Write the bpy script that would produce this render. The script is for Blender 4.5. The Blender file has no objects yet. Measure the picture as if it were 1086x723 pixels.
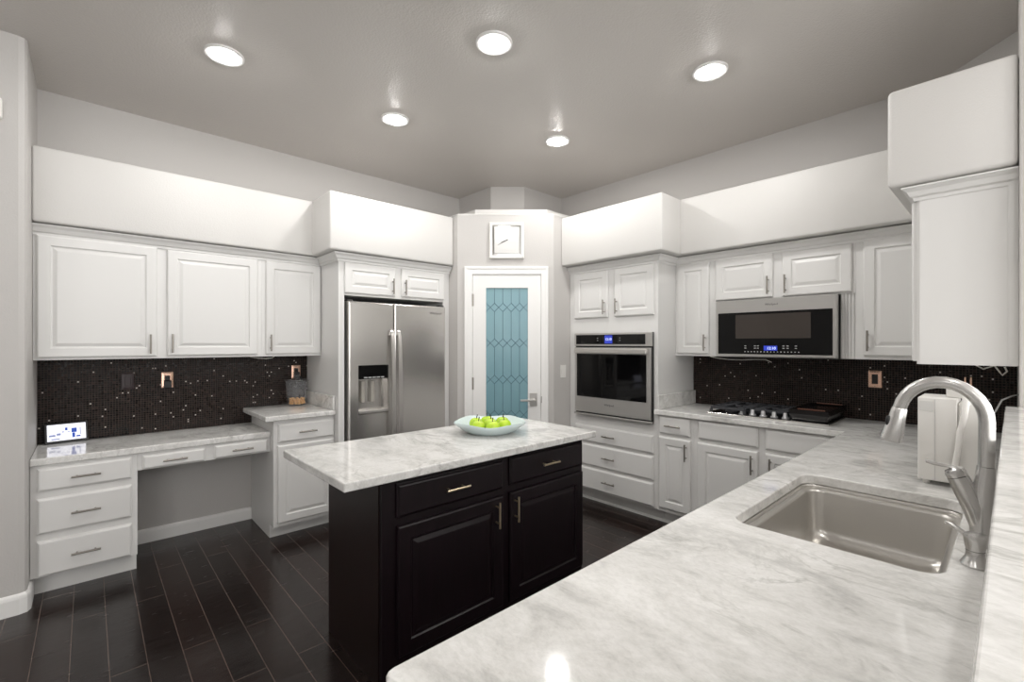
import bpy, bmesh, math, random
from mathutils import Vector, Matrix
random.seed(7)
SC = bpy.context.scene
COL = SC.collection
PI = math.pi

# ------------------------------------------------------------------ camera, world, lights, exposure
CAM_Z, YAW, FPX = 1.435, 0.82755, 488.56
cd = bpy.data.cameras.new('camera'); cam = bpy.data.objects.new('camera', cd); COL.objects.link(cam)
cam.location = (4.24, 0.0, CAM_Z); cam.rotation_euler = (PI/2, 0, YAW)
cd.sensor_fit = 'HORIZONTAL'; cd.sensor_width = 36.0; cd.lens = FPX/1086*36.0
cd.shift_y = 2.78/1086; cd.clip_start = 0.02
SC.camera = cam
SC.view_settings.view_transform = 'Standard'
SC.view_settings.look = 'None'
SC.view_settings.gamma = 1.0
SC.view_settings.use_curve_mapping = False
SC.view_settings.exposure = 0.42

w = bpy.data.worlds.new('ambient_fill'); SC.world = w; w.use_nodes = True
bg = w.node_tree.nodes['Background']; bg.inputs[0].default_value = (1.0, 0.99, 0.975, 1); bg.inputs[1].default_value = 2.35  # even ambient fill, let in through the open unseen sides

CAN_POWER = 2.4
CANS = [(1.218, .566), (2.332, 1.621), (3.010, 2.742), (1.196, 1.642), (1.755, 2.779)]
CEIL = 3.07
UNSEEN_CANS = [(4.58, 1.2), (6.2, 1.8), (4.2, -1.6), (2.4, -1.5), (6.0, -1.4)]  # first read from the bar shadow, the rest added out of view for fill

# ------------------------------------------------------------------ materials
def lin(c):
    c /= 255.0
    return c/12.92 if c <= .04045 else ((c+.055)/1.055)**2.4
def rgb(r, g, b): return (lin(r), lin(g), lin(b), 1)
def mat(name, col=(.8, .8, .8, 1), rough=.5, metal=0.0, **kw):
    m = bpy.data.materials.new(name); m.use_nodes = True
    p = m.node_tree.nodes['Principled BSDF']
    p.inputs['Base Color'].default_value = col
    p.inputs['Roughness'].default_value = rough
    p.inputs['Metallic'].default_value = metal
    for k, v in kw.items(): p.inputs[k.replace('_', ' ')].default_value = v
    return m
def nodes(m): return m.node_tree.nodes, m.node_tree.links, m.node_tree.nodes['Principled BSDF']
def coords(m, scale=(1, 1, 1), rot=(0, 0, 0)):
    n, l, p = nodes(m)
    t = n.new('ShaderNodeTexCoord'); mp = n.new('ShaderNodeMapping')
    mp.inputs['Scale'].default_value = scale; mp.inputs['Rotation'].default_value = rot
    l.new(t.outputs['Object'], mp.inputs['Vector']); return mp
def noise(m, vec, scale, detail=4, rough=.5, dist=0):
    n, l, p = nodes(m); t = n.new('ShaderNodeTexNoise')
    t.inputs['Scale'].default_value = scale; t.inputs['Detail'].default_value = detail
    t.inputs['Roughness'].default_value = rough; t.inputs['Distortion'].default_value = dist
    l.new(vec.outputs[0], t.inputs['Vector']); return t
def ramp(m, src, stops):
    n, l, p = nodes(m); r = n.new('ShaderNodeValToRGB')
    e = r.color_ramp.elements
    while len(e) < len(stops): e.new(.5)
    for i, (x, c) in enumerate(stops): e[i].position = x; e[i].color = c
    l.new(src, r.inputs[0]); return r
def bump(m, src, strength, dist=.002):
    n, l, p = nodes(m); b = n.new('ShaderNodeBump')
    b.inputs['Strength'].default_value = strength; b.inputs['Distance'].default_value = dist
    l.new(src, b.inputs['Height']); l.new(b.outputs[0], p.inputs['Normal'])
def painted(name, col, rough, bs=160, st=.25, d=.002):
    m = mat(name, col, rough); mp = coords(m); t = noise(m, mp, bs, 3); bump(m, t.outputs['Fac'], st, d); return m

M = {}
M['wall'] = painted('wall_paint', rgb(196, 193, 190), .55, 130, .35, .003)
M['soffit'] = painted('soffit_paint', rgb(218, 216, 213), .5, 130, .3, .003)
M['ceiling'] = painted('ceiling_paint', rgb(210, 205, 200), .27, 90, .7, .003)
M['trimw'] = mat('white_trim_paint', rgb(240, 239, 237), .4)
M['cab'] = mat('white_cabinet_paint', rgb(226, 225, 223), .38)
M['cabframe'] = M['cab']
M['toe'] = mat('toe_kick_paint', rgb(190, 186, 180), .5)
M['espresso'] = mat('espresso_stain', rgb(30, 22, 27), .36, 0, Specular_IOR_Level=.35)
mp = coords(M['espresso'], (6, 6, .6)); t = noise(M['espresso'], mp, 9, 5)
r = ramp(M['espresso'], t.outputs['Fac'], [(.3, rgb(15, 7, 10)), (.75, rgb(26, 15, 21))])
M['espresso'].node_tree.links.new(r.outputs[0], M['espresso'].node_tree.nodes['Principled BSDF'].inputs['Base Color'])
M['espresso_red'] = mat('reddish_espresso_stain', rgb(28, 13, 12), .36, 0, Specular_IOR_Level=.35)
M['nickel'] = mat('brushed_nickel', rgb(212, 209, 205), .3, .85)
M['handle'] = mat('satin_nickel_pull', rgb(150, 145, 138), .28, 1.0)
M['brass'] = mat('champagne_nickel_pull', rgb(222, 205, 175), .28, 1.0)
M['black'] = mat('black_plastic', rgb(16, 16, 17), .4)
M['blackglass'] = mat('black_glass', rgb(7, 7, 8), .05, 0, Specular_IOR_Level=.3)
M['mwglass'] = mat('microwave_window', rgb(62, 56, 52), .08)
M['iron'] = mat('cast_iron', rgb(54, 55, 59), .5)
M['griddle'] = mat('seasoned_iron', rgb(16, 14, 14), .22)
M['knob'] = mat('satin_chrome_knob', rgb(222, 222, 224), .3, .7)
M['copper'] = mat('polished_copper', rgb(240, 200, 178), .25, .85)
M['darkplate'] = mat('dark_bronze_plate', rgb(48, 34, 36), .35)
M['white'] = mat('white_plastic', rgb(236, 234, 230), .35)
M['filterw'] = mat('white_appliance_plastic', rgb(228, 226, 222), .3)
M['ink'] = mat('dark_print', rgb(60, 60, 62), .5)
M['greyprint'] = mat('light_print', rgb(190, 190, 190), .5)
M['wire'] = mat('grey_cable', rgb(110, 109, 107), .5)
M['whitewire'] = mat('white_cable', rgb(215, 212, 206), .5)
M['cord'] = mat('black_cord', rgb(14, 14, 15), .45)

def steel(name, col, rough, sc):
    m = mat(name, col, rough, .86); mp = coords(m, sc); t = noise(m, mp, 6, 4, .6)
    n, l, p = nodes(m); mr = n.new('ShaderNodeMapRange')
    mr.inputs['To Min'].default_value = rough-.04; mr.inputs['To Max'].default_value = rough+.05
    l.new(t.outputs['Fac'], mr.inputs['Value']); l.new(mr.outputs[0], p.inputs['Roughness'])
    return m
M['steel'] = steel('brushed_stainless', rgb(212, 209, 205), .2, (.6, .6, 120))
M['steel_dark'] = mat('grey_appliance_side', rgb(70, 69, 68), .4, .6)
M['sink'] = mat('satin_sink_steel', rgb(202, 199, 194), .28, .86)
M['steel_oven'] = mat('brightened_stainless_front', rgb(196, 194, 191), .3, .72)  # lowered metallic adds diffuse brightness in place of lamp reflections
M['faucet'] = mat('brushed_faucet_steel', rgb(204, 203, 201), .25, .86)

def marble(name):
    m = mat(name, rgb(224, 222, 218), .08, 0, Specular_IOR_Level=.35)
    n, l, p = nodes(m)
    mp = coords(m, (1.0, 1.7, 1.3), (0.3, 0.2, .75))
    a = noise(m, mp, 5.0, 8, .68, .5)
    r1 = ramp(m, a.outputs['Fac'], [(.30, rgb(192, 191, 189)), (.47, rgb(224, 223, 220)), (.60, rgb(236, 235, 233))])
    b = noise(m, mp, 3.0, 7, .62, 1.1)
    r2 = ramp(m, b.outputs['Fac'], [(.462, (1, 1, 1, 1)), (.497, (.70, .70, .69, 1)), (.532, (1, 1, 1, 1))])
    c = noise(m, mp, 60, 5, .75, .3)
    r3 = ramp(m, c.outputs['Fac'], [(.32, (.84, .84, .83, 1)), (.58, (1, 1, 1, 1))])
    d = noise(m, mp, 1.7, 3, .5)
    r4 = ramp(m, d.outputs['Fac'], [(.42, (0, 0, 0, 1)), (.62, (1, 1, 1, 1))])
    def mul(x, y, f):
        q = n.new('ShaderNodeMix'); q.data_type = 'RGBA'; q.blend_type = 'MULTIPLY'
        if isinstance(f, float): q.inputs[0].default_value = f
        else: l.new(f, q.inputs[0])
        l.new(x, q.inputs[6]); l.new(y, q.inputs[7]); return q.outputs[2]
    l.new(mul(mul(r1.outputs[0], r2.outputs[0], r4.outputs[0]), r3.outputs[0], .75), p.inputs['Base Color'])
    return m
M['marble'] = marble('veined_marble')

def mosaic(name, axis):
    """small dark glass tiles; axis 'x' for a wall in the yz plane, 'y' for one in the xz plane"""
    m = mat(name, (.02, .016, .014, 1), .3)
    n, l, p = nodes(m)
    t = n.new('ShaderNodeTexCoord'); sp = n.new('ShaderNodeSeparateXYZ'); l.new(t.outputs['Object'], sp.inputs[0])
    cb = n.new('ShaderNodeCombineXYZ')
    l.new(sp.outputs[1 if axis == 'x' else 0], cb.inputs[0]); l.new(sp.outputs[2], cb.inputs[1])
    s = n.new('ShaderNodeVectorMath'); s.operation = 'SCALE'; s.inputs['Scale'].default_value = 1/.0152
    l.new(cb.outputs[0], s.inputs[0])
    fl = n.new('ShaderNodeVectorMath'); fl.operation = 'FLOOR'; l.new(s.outputs[0], fl.inputs[0])
    fr = n.new('ShaderNodeVectorMath'); fr.operation = 'FRACTION'; l.new(s.outputs[0], fr.inputs[0])
    wn = n.new('ShaderNodeTexWhiteNoise'); wn.noise_dimensions = '2D'; l.new(fl.outputs[0], wn.inputs['Vector'])
    sf = n.new('ShaderNodeSeparateXYZ'); l.new(fr.outputs[0], sf.inputs[0])
    def m1(op, a, b):
        q = n.new('ShaderNodeMath'); q.operation = op
        for i, v in enumerate((a, b)):
            if isinstance(v, (int, float)): q.inputs[i].default_value = v
            else: l.new(v, q.inputs[i])
        return q.outputs[0]
    gx = m1('LESS_THAN', sf.outputs[0], .2); gy = m1('LESS_THAN', sf.outputs[1], .2)
    g = m1('MAXIMUM', gx, gy)
    tile = ramp(m, wn.outputs['Value'], [(0, rgb(7, 5, 5)), (.5, rgb(16, 9, 8)), (.8, rgb(30, 18, 14)), (.93, rgb(50, 36, 32))])
    tile.color_ramp.interpolation = 'CONSTANT'
    mx = n.new('ShaderNodeMix'); mx.data_type = 'RGBA'
    l.new(g, mx.inputs[0]); l.new(tile.outputs[0], mx.inputs[6]); mx.inputs[7].default_value = rgb(72, 62, 57)
    p.inputs['Specular IOR Level'].default_value = .2
    def band(v, lo, hi): return m1('MULTIPLY', m1('GREATER_THAN', v, lo), m1('LESS_THAN', v, hi))
    painted_spark = m1('MULTIPLY', m1('GREATER_THAN', wn.outputs['Value'], .982), m1('MULTIPLY', band(sf.outputs[0], .33, .85), band(sf.outputs[1], .33, .85)))  # sparkle glints painted into the tile colour as pale dots
    mx2 = n.new('ShaderNodeMix'); mx2.data_type = 'RGBA'
    l.new(painted_spark, mx2.inputs[0]); l.new(mx.outputs[2], mx2.inputs[6]); mx2.inputs[7].default_value = rgb(214, 208, 202)
    l.new(mx2.outputs[2], p.inputs['Base Color'])
    rr = ramp(m, wn.outputs['Value'], [(0, (.2,)*3+(1,)), (1, (.45,)*3+(1,))])
    l.new(m1('MAXIMUM', rr.outputs[0], m1('MULTIPLY', g, .85)), p.inputs['Roughness'])
    # each tile leans a hair its own way, so some of them catch a lamp
    wn2 = n.new('ShaderNodeTexWhiteNoise'); wn2.noise_dimensions = '2D'; l.new(fl.outputs[0], wn2.inputs['Vector'])
    geo = n.new('ShaderNodeNewGeometry')
    sub = n.new('ShaderNodeVectorMath'); sub.operation = 'SUBTRACT'; l.new(wn2.outputs['Color'], sub.inputs[0]); sub.inputs[1].default_value = (.5, .5, .5)
    sc2 = n.new('ShaderNodeVectorMath'); sc2.operation = 'SCALE'; sc2.inputs['Scale'].default_value = .07; l.new(sub.outputs[0], sc2.inputs[0])
    ad = n.new('ShaderNodeVectorMath'); ad.operation = 'ADD'; l.new(geo.outputs['Normal'], ad.inputs[0]); l.new(sc2.outputs[0], ad.inputs[1])
    nm = n.new('ShaderNodeVectorMath'); nm.operation = 'NORMALIZE'; l.new(ad.outputs[0], nm.inputs[0]); l.new(nm.outputs[0], p.inputs['Normal'])
    return m
M['tile_x'] = mosaic('dark_mosaic_tile', 'x')
M['tile_y'] = mosaic('dark_mosaic_tile_back', 'y')

def planks():
    m = mat('dark_hand_scraped_planks', rgb(30, 23, 22), .28)
    n, l, p = nodes(m)
    mp = coords(m)
    b = n.new('ShaderNodeTexBrick'); b.offset = .37; b.offset_frequency = 2; b.squash = 1
    b.inputs['Scale'].default_value = 1; b.inputs['Brick Width'].default_value = 1.05; b.inputs['Row Height'].default_value = .129
    b.inputs['Mortar Size'].default_value = .0017; b.inputs['Mortar Smooth'].default_value = .1; b.inputs['Bias'].default_value = 0
    b.inputs['Color1'].default_value = rgb(24, 15, 13); b.inputs['Color2'].default_value = rgb(42, 29, 25); b.inputs['Mortar'].default_value = rgb(98, 84, 76)
    mp.inputs['Location'].default_value = (.1, -.067, 0)
    l.new(mp.outputs[0], b.inputs['Vector'])
    g = coords(m, (1.5, 26, 1)); gn = noise(m, g, 3, 6, .65, .4)
    gr = ramp(m, gn.outputs['Fac'], [(.3, (.6, .6, .6, 1)), (.7, (1.25, 1.2, 1.2, 1))])
    x = n.new('ShaderNodeMix'); x.data_type = 'RGBA'; x.blend_type = 'MULTIPLY'; x.inputs[0].default_value = 1
    l.new(b.outputs['Color'], x.inputs[6]); l.new(gr.outputs[0], x.inputs[7]); l.new(x.outputs[2], p.inputs['Base Color'])
    s = coords(m, (9, 2.2, 1)); sn = noise(m, s, 4, 3)
    rr = ramp(m, sn.outputs['Fac'], [(.3, (.16,)*3+(1,)), (.7, (.28,)*3+(1,))]); l.new(rr.outputs[0], p.inputs['Roughness'])
    ma = n.new('ShaderNodeMath'); ma.operation = 'MULTIPLY_ADD'; ma.inputs[1].default_value = -1.2
    l.new(b.outputs['Fac'], ma.inputs[0]); l.new(sn.outputs['Fac'], ma.inputs[2])
    bump(m, ma.outputs[0], .12, .003)
    return m
M['floor'] = planks()
M['teal'] = mat('frosted_teal_glass', rgb(128, 170, 180), .22)
mp = coords(M['teal'], (1, 1, .4)); t = noise(M['teal'], mp, 3, 3)
r = ramp(M['teal'], t.outputs['Fac'], [(.3, rgb(118, 157, 168)), (.7, rgb(134, 171, 180))]); nodes(M['teal'])[1].new(r.outputs[0], nodes(M['teal'])[2].inputs['Base Color'])
M['lead'] = mat('lead_came', rgb(64, 98, 110), .45)
M['apple'] = mat('green_apple_skin', rgb(190, 222, 40), .25)
mp = coords(M['apple']); t = noise(M['apple'], mp, 14, 4)
r = ramp(M['apple'], t.outputs['Fac'], [(.3, rgb(168, 212, 24)), (.7, rgb(212, 230, 84))]); nodes(M['apple'])[1].new(r.outputs[0], nodes(M['apple'])[2].inputs['Base Color'])
M['stem'] = mat('apple_stem_wood', rgb(58, 48, 22), .6)
M['bowl'] = mat('ice_blue_glass', rgb(222, 236, 237), .1, 0, Transmission_Weight=.1)
M['jar'] = mat('clear_jar_plastic', (.55, .56, .58, 1), .06, 0, Alpha=.08)
M['treat'] = mat('biscuit', rgb(226, 172, 106), .7)
M['silver'] = steel('brushed_silver_dial', rgb(196, 195, 193), .38, (3, 3, 60))
M['mirror'] = mat('mirror_bevel', rgb(200, 200, 198), .08, 1.0)
def emis(name, col, s):
    m = mat(name, (0, 0, 0, 1), .4); p = nodes(m)[2]
    p.inputs['Emission Color'].default_value = col; p.inputs['Emission Strength'].default_value = s; return m
M['lamp'] = emis('lit_lens', (1, .985, .96, 1), 150.0)
M['bluelcd'] = emis('blue_lcd', rgb(50, 70, 200), .7)
M['lcdtext'] = emis('lcd_digits', rgb(225, 235, 255), 1.2)
M['screen'] = emis('white_screen', rgb(244, 244, 255), 1.1)
M['screenblue'] = emis('blue_screen_shape', rgb(20, 70, 170), .8)
M['screengrey'] = emis('grey_screen_shape', rgb(130, 140, 180), .8)
M['paddle'] = mat('translucent_paddle', rgb(170, 166, 158), .25)

# ------------------------------------------------------------------ mesh helpers
class B:
    """collects shapes, given in world coordinates, for one mesh"""
    def __init__(s): s.bm = bmesh.new()
    def box(s, lo, hi, bev=0, seg=2):
        v = [s.bm.verts.new((lo[0] if i & 1 == 0 else hi[0], lo[1] if i & 2 == 0 else hi[1], lo[2] if i & 4 == 0 else hi[2])) for i in range(8)]
        fs = [s.bm.faces.new([v[i] for i in q]) for q in ((0, 2, 3, 1), (4, 5, 7, 6), (0, 1, 5, 4), (2, 6, 7, 3), (0, 4, 6, 2), (1, 3, 7, 5))]
        if bev:
            es = list({e for f in fs for e in f.edges})
            bmesh.ops.bevel(s.bm, geom=es, offset=bev, segments=seg, profile=.5, affect='EDGES')
        return s
    def prism(s, poly, z0, z1, bev=0, seg=2):
        lo = [s.bm.verts.new((x, y, z0)) for x, y in poly]; hi = [s.bm.verts.new((x, y, z1)) for x, y in poly]
        n = len(poly); fs = [s.bm.faces.new(lo[::-1]), s.bm.faces.new(hi)]
        for i in range(n): fs.append(s.bm.faces.new((lo[i], lo[(i+1) % n], hi[(i+1) % n], hi[i])))
        bmesh.ops.recalc_face_normals(s.bm, faces=fs)
        if bev: bmesh.ops.bevel(s.bm, geom=list({e for f in fs for e in f.edges}), offset=bev, segments=seg, profile=.5, affect='EDGES')
        return s
    def loft(s, loops, closed=True, cap0=True, cap1=True):
        """quads between successive loops of points"""
        vs = [[s.bm.verts.new(p) for p in L] for L in loops]; n = len(loops[0]); fs = []
        for A, C in zip(vs, vs[1:]):
            for i in range(n if closed else n-1):
                j = (i+1) % n; fs.append(s.bm.faces.new((A[i], A[j], C[j], C[i])))
        if cap0: fs.append(s.bm.faces.new(vs[0][::-1]))
        if cap1: fs.append(s.bm.faces.new(vs[-1]))
        bmesh.ops.recalc_face_normals(s.bm, faces=fs); return s
    def tube(s, pts, r, n=12, cap=True):
        pts = [Vector(p) for p in pts]; rs = r if isinstance(r, (list, tuple)) else [r]*len(pts)
        loops = []; t0 = (pts[1]-pts[0]).normalized()
        ref = Vector((0, 0, 1)) if abs(t0.z) < .9 else Vector((0, 1, 0))
        u = t0.cross(ref).normalized()
        for i, p in enumerate(pts):
            a = pts[max(i-1, 0)]; b = pts[min(i+1, len(pts)-1)]; t = (b-a).normalized()
            u = (u - t*u.dot(t)).normalized(); v = t.cross(u)
            loops.append([p + (u*math.cos(2*PI*k/n) + v*math.sin(2*PI*k/n))*rs[i] for k in range(n)])
        return s.loft(loops, True, cap, cap)
    def lathe(s, c, prof, n=32, cap0=True, cap1=True, wob=None):
        loops = []
        for r, z in prof:
            loops.append([(c[0]+r*math.cos(2*PI*k/n)*(wob(k/n, r, z)[0] if wob else 1), c[1]+r*math.sin(2*PI*k/n)*(wob(k/n, r, z)[0] if wob else 1), c[2]+z+(wob(k/n, r, z)[1] if wob else 0)) for k in range(n)])
        return s.loft(loops, True, cap0, cap1)
    def sphere(s, c, r, u=16, v=10):
        bmesh.ops.create_uvsphere(s.bm, u_segments=u, v_segments=v, radius=1, matrix=Matrix.Translation(c) @ Matrix.Diagonal((*([r]*3 if isinstance(r, (int, float)) else r), 1)))
        return s

def root_of(o):
    while o.parent: o = o.parent
    return o
def obj(name, b, m, parent=None, smooth=False, kind=None, label=None, loc=None):
    """one mesh object from world-coordinate shapes"""
    base = root_of(parent).location.copy() if parent else Vector(loc or (0, 0, 0))
    if base.length: bmesh.ops.translate(b.bm, verts=b.bm.verts, vec=-base)
    me = bpy.data.meshes.new(name); b.bm.to_mesh(me); b.bm.free()
    for x in (m if isinstance(m, list) else [m]): me.materials.append(x)
    if smooth:
        for f in me.polygons: f.use_smooth = True
        me.set_sharp_from_angle(angle=math.radians(38))
    o = bpy.data.objects.new(name, me); COL.objects.link(o)
    if parent: o.parent = parent
    else: o.location = base
    if kind: o['kind'] = kind
    if label: o['label'] = label
    return o
def thing(name, label, cat, loc, group=None):
    o = bpy.data.objects.new(name, None); COL.objects.link(o); o.location = loc; o.empty_display_size = .05
    o['label'] = label; o['category'] = cat
    if group: o['group'] = group
    return o
def tag(o, label, cat, group=None):
    o['label'] = label; o['category'] = cat
    if group: o['group'] = group
    return o
def struct(name, b, m, smooth=False): return obj(name, b, m, None, smooth, 'structure')

class Face:
    """a vertical face: a runs along it, z up, d out of it"""
    def __init__(s, o, u, n): s.o, s.u, s.n = Vector((*o, 0)), Vector((*u, 0)), Vector((*n, 0))
    def __call__(s, a, z, d): return s.o + s.u*a + s.n*d + Vector((0, 0, z))
def FX(x): return Face((x, 0), (0, 1), (1, 0))      # faces +x
def FNX(x): return Face((x, 0), (0, 1), (-1, 0))    # faces -x
def FNY(y): return Face((0, y), (1, 0), (0, -1))    # faces -y
CT, ST = math.cos(YAW), math.sin(YAW)
FD = Face((4.24-4.17*ST, 4.17*CT), (CT, ST), (ST, -CT))   # the diagonal pantry wall

def fbox(b, F, a0, a1, z0, z1, d0, d1, bev=0, seg=2):
    pts = [F(a, z, d) for d in (d0, d1) for a, z in ((a0, z0), (a1, z0), (a1, z1), (a0, z1))]
    v = [b.bm.verts.new(p) for p in pts]
    fs = [b.bm.faces.new([v[i] for i in q]) for q in ((0, 1, 2, 3), (4, 5, 6, 7), (0, 1, 5, 4), (1, 2, 6, 5), (2, 3, 7, 6), (3, 0, 4, 7))]
    bmesh.ops.recalc_face_normals(b.bm, faces=fs)
    if bev: bmesh.ops.bevel(b.bm, geom=list({e for f in fs for e in f.edges}), offset=bev, segments=seg, profile=.5, affect='EDGES')
    return b
def rings(b, F, a0, a1, z0, z1, prof):
    return b.loft([[F(a0+i, z0+i, d), F(a1-i, z0+i, d), F(a1-i, z1-i, d), F(a0+i, z1-i, d)] for i, d in prof])
def pull(F, a, z, parent, vert, m=None, L=.128, d0=.02):
    b = B(); h = L/2
    P = (lambda t, d: F(a, z+t, d)) if vert else (lambda t, d: F(a+t, z, d))
    b.tube([P(-h, d0+.030), P(h, d0+.030)], .0058, 10)
    for t in (-h*.62, h*.62): b.tube([P(t, d0-.001), P(t, d0+.030)], .0046, 8)
    return obj('handle', b, m or M['handle'], parent, True)
def door(F, a0, a1, z0, z1, parent, m=None, fr=.056, h=None, hm=None):
    fr = min(fr, (a1-a0)*.27, (z1-z0)*.27)
    o = obj('door', rings(B(), F, a0, a1, z0, z1, [(0, .001), (0, .013), (.003, .017), (.009, .020), (fr, .020), (fr+.005, .0125), (fr+.012, .0115), (fr+.030, .0185), (fr+.033, .019)]), m or M['cab'], parent)
    if h: pull(F, h[0], h[1], o, True, hm)
    return o
def drawer(F, a0, a1, z0, z1, parent, m=None, h=True, hm=None, name='drawer'):
    o = obj(name, rings(B(), F, a0, a1, z0, z1, [(0, .001), (0, .010), (.004, .012), (.008, .0175), (.014, .020)]), m or M['cab'], parent)
    if h: pull(F, (a0+a1)/2 if h is True else h, (z0+z1)/2, o, False, hm)
    return o
def sweep(path, prof):
    """profile of (out, z) along a plan path, the room on the right hand"""
    loops = []; n = len(path)
    for i, p in enumerate(path):
        p = Vector(p); ns = []
        for a, c in ((i-1, i), (i, i+1)):
            if a >= 0 and c < n:
                d = (Vector(path[c])-Vector(path[a])).normalized(); ns.append(Vector((d.y, -d.x)))
        m = ns[0] if len(ns) == 1 else (ns[0]+ns[1])/(1+ns[0].dot(ns[1]))
        loops.append([(p.x+m.x*o, p.y+m.y*o, z) for o, z in prof])
    return B().loft(loops)
def word(name, txt, F, a, z, d, size, m, parent, align='CENTER', ext=.0004):
    cu = bpy.data.curves.new(name, 'FONT'); cu.body = txt; cu.size = size; cu.align_x = align; cu.align_y = 'CENTER'; cu.extrude = ext; cu.resolution_u = 3
    o = bpy.data.objects.new(name, cu); COL.objects.link(o)
    me = bpy.data.meshes.new_from_object(o.evaluated_get(bpy.context.evaluated_depsgraph_get()))
    bpy.data.objects.remove(o)
    b = B(); b.bm.from_mesh(me); bpy.data.meshes.remove(me)
    sgn = 1 if F.u.cross(Vector((0, 0, 1))).dot(F.n) > 0 else -1
    for v in b.bm.verts: v.co = F(a+sgn*v.co.x, z+v.co.y, d+v.co.z)
    return obj(name, b, m, parent)

# ------------------------------------------------------------------ the room shell
YW = 3.93
struct('floor', B().box((-.15, -3.6, -.08), (7.6, 4.1, 0)), M['floor'])
struct('ceiling', B().box((-.15, -3.6, CEIL), (7.6, 4.1, CEIL+.1)), M['ceiling'])
struct('wall_left', B().box((-.15, -.26, 0), (0, 4.08, CEIL)), M['wall'])
struct('wall_back', B().box((0, YW, 0), (4.256, YW+.15, CEIL)), M['wall'])
struct('wall_rear', B().box((-.15, -3.75, 0), (7.6, -3.6, CEIL)), M['wall'])  # unseen wall, put in to cut low light from behind
b = B().prism([(-.15, -3.6), (.665, -3.6), (.665, -.275), (.656, -.252), (.633, -.243), (-.15, -.243)], 0, CEIL)
struct('wall_entry', b, M['wall'])
struct('wall_right', B().box((4.256, 2.68, 0), (4.42, YW+.15, CEIL), .004, 2), M['wall'])
struct('wall_bar', B().box((4.236, -.55, 0), (4.40, 2.6795, 1.151)), M['wall'])
struct('wall_corner', B().prism([(3.90, YW), (4.2565, 3.575), (4.2565, YW)], 2.586, CEIL), M['wall'])
# stepped pantry enclosure with the diagonal door wall
PL, PR = FD(-.4925, 0, 0), FD(.3775, 0, 0)
b = B()
b.prism([(0, PL.y), (PL.x, PL.y), (PL.x-.02, PL.y+.12), (0, PL.y+.12)], 0, 2.60)
b.prism([(PR.x, PR.y), (PR.x, YW), (PR.x-.10, YW), (PR.x-.10, PR.y+.02)], 0, 2.60)
b2 = B()
fbox(b2, FD, -.4925, -.362, 0, 2.60, -.11, 0); fbox(b2, FD, .268, .3775, 0, 2.60, -.11, 0); fbox(b2, FD, -.362, .268, 2.064, 2.60, -.11, 0)
struct('wall_pantry_side', b, M['wall']); struct('wall_pantry', b2, M['wall'])
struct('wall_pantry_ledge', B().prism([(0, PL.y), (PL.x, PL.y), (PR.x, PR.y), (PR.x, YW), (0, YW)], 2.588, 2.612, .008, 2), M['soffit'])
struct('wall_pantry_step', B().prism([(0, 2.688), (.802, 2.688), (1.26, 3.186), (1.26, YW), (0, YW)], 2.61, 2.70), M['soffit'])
struct('wall_pantry_upper', B().prism([(0, 3.087), (.554, 3.087), (.79, 3.344), (.79, YW), (0, YW)], 2.699, CEIL), M['wall'])
# bulkheads over the cabinets
SZ0, SZ1 = 2.147, 2.588
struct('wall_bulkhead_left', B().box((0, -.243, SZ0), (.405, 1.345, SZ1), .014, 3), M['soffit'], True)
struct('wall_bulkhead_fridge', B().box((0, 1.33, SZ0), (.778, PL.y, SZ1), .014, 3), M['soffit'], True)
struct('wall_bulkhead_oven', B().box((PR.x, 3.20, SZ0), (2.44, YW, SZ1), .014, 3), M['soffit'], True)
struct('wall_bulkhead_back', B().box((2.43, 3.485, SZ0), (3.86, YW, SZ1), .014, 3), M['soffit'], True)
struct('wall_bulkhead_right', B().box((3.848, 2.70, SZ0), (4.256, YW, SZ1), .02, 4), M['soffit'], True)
# mosaic splashbacks
struct('wall_left_tile', B().box((0, -.243, .78), (.008, 1.425, 1.336)), M['tile_x'])
struct('wall_back_tile', B().box((2.336, YW-.008, .90), (4.256, YW, 1.345)), M['tile_y'])
# baseboards
BP = [(0, 0), (.014, 0), (.014, .075), (.011, .088), (.006, .095), (0, .098)]
struct('baseboard_left', sweep([(0, .226), (0, .983)], BP), M['trimw'])
struct('baseboard_entry', sweep([(.665, -3.6), (.665, -.275), (.656, -.252), (.633, -.243), (.47, -.243)], [(o, z*1.1) for o, z in BP]), M['trimw'])
# crown mouldings
CP = [(0, 2.078), (.010, 2.078), (.012, 2.092), (.022, 2.098), (.032, 2.118), (.046, 2.130), (.050, 2.132), (.050, 2.139), (0, 2.139)]
struct('trim_1', sweep([(.332, -.2425), (.332, 1.425), (.70, 1.425), (.70, PL.y)], CP), M['cab'])
struct('trim_2', sweep([(PR.x, 3.325), (2.335, 3.325), (2.335, 3.60), (3.945, 3.60), (3.945, 2.76), (4.2555, 2.76)], CP), M['cab'])

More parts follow.
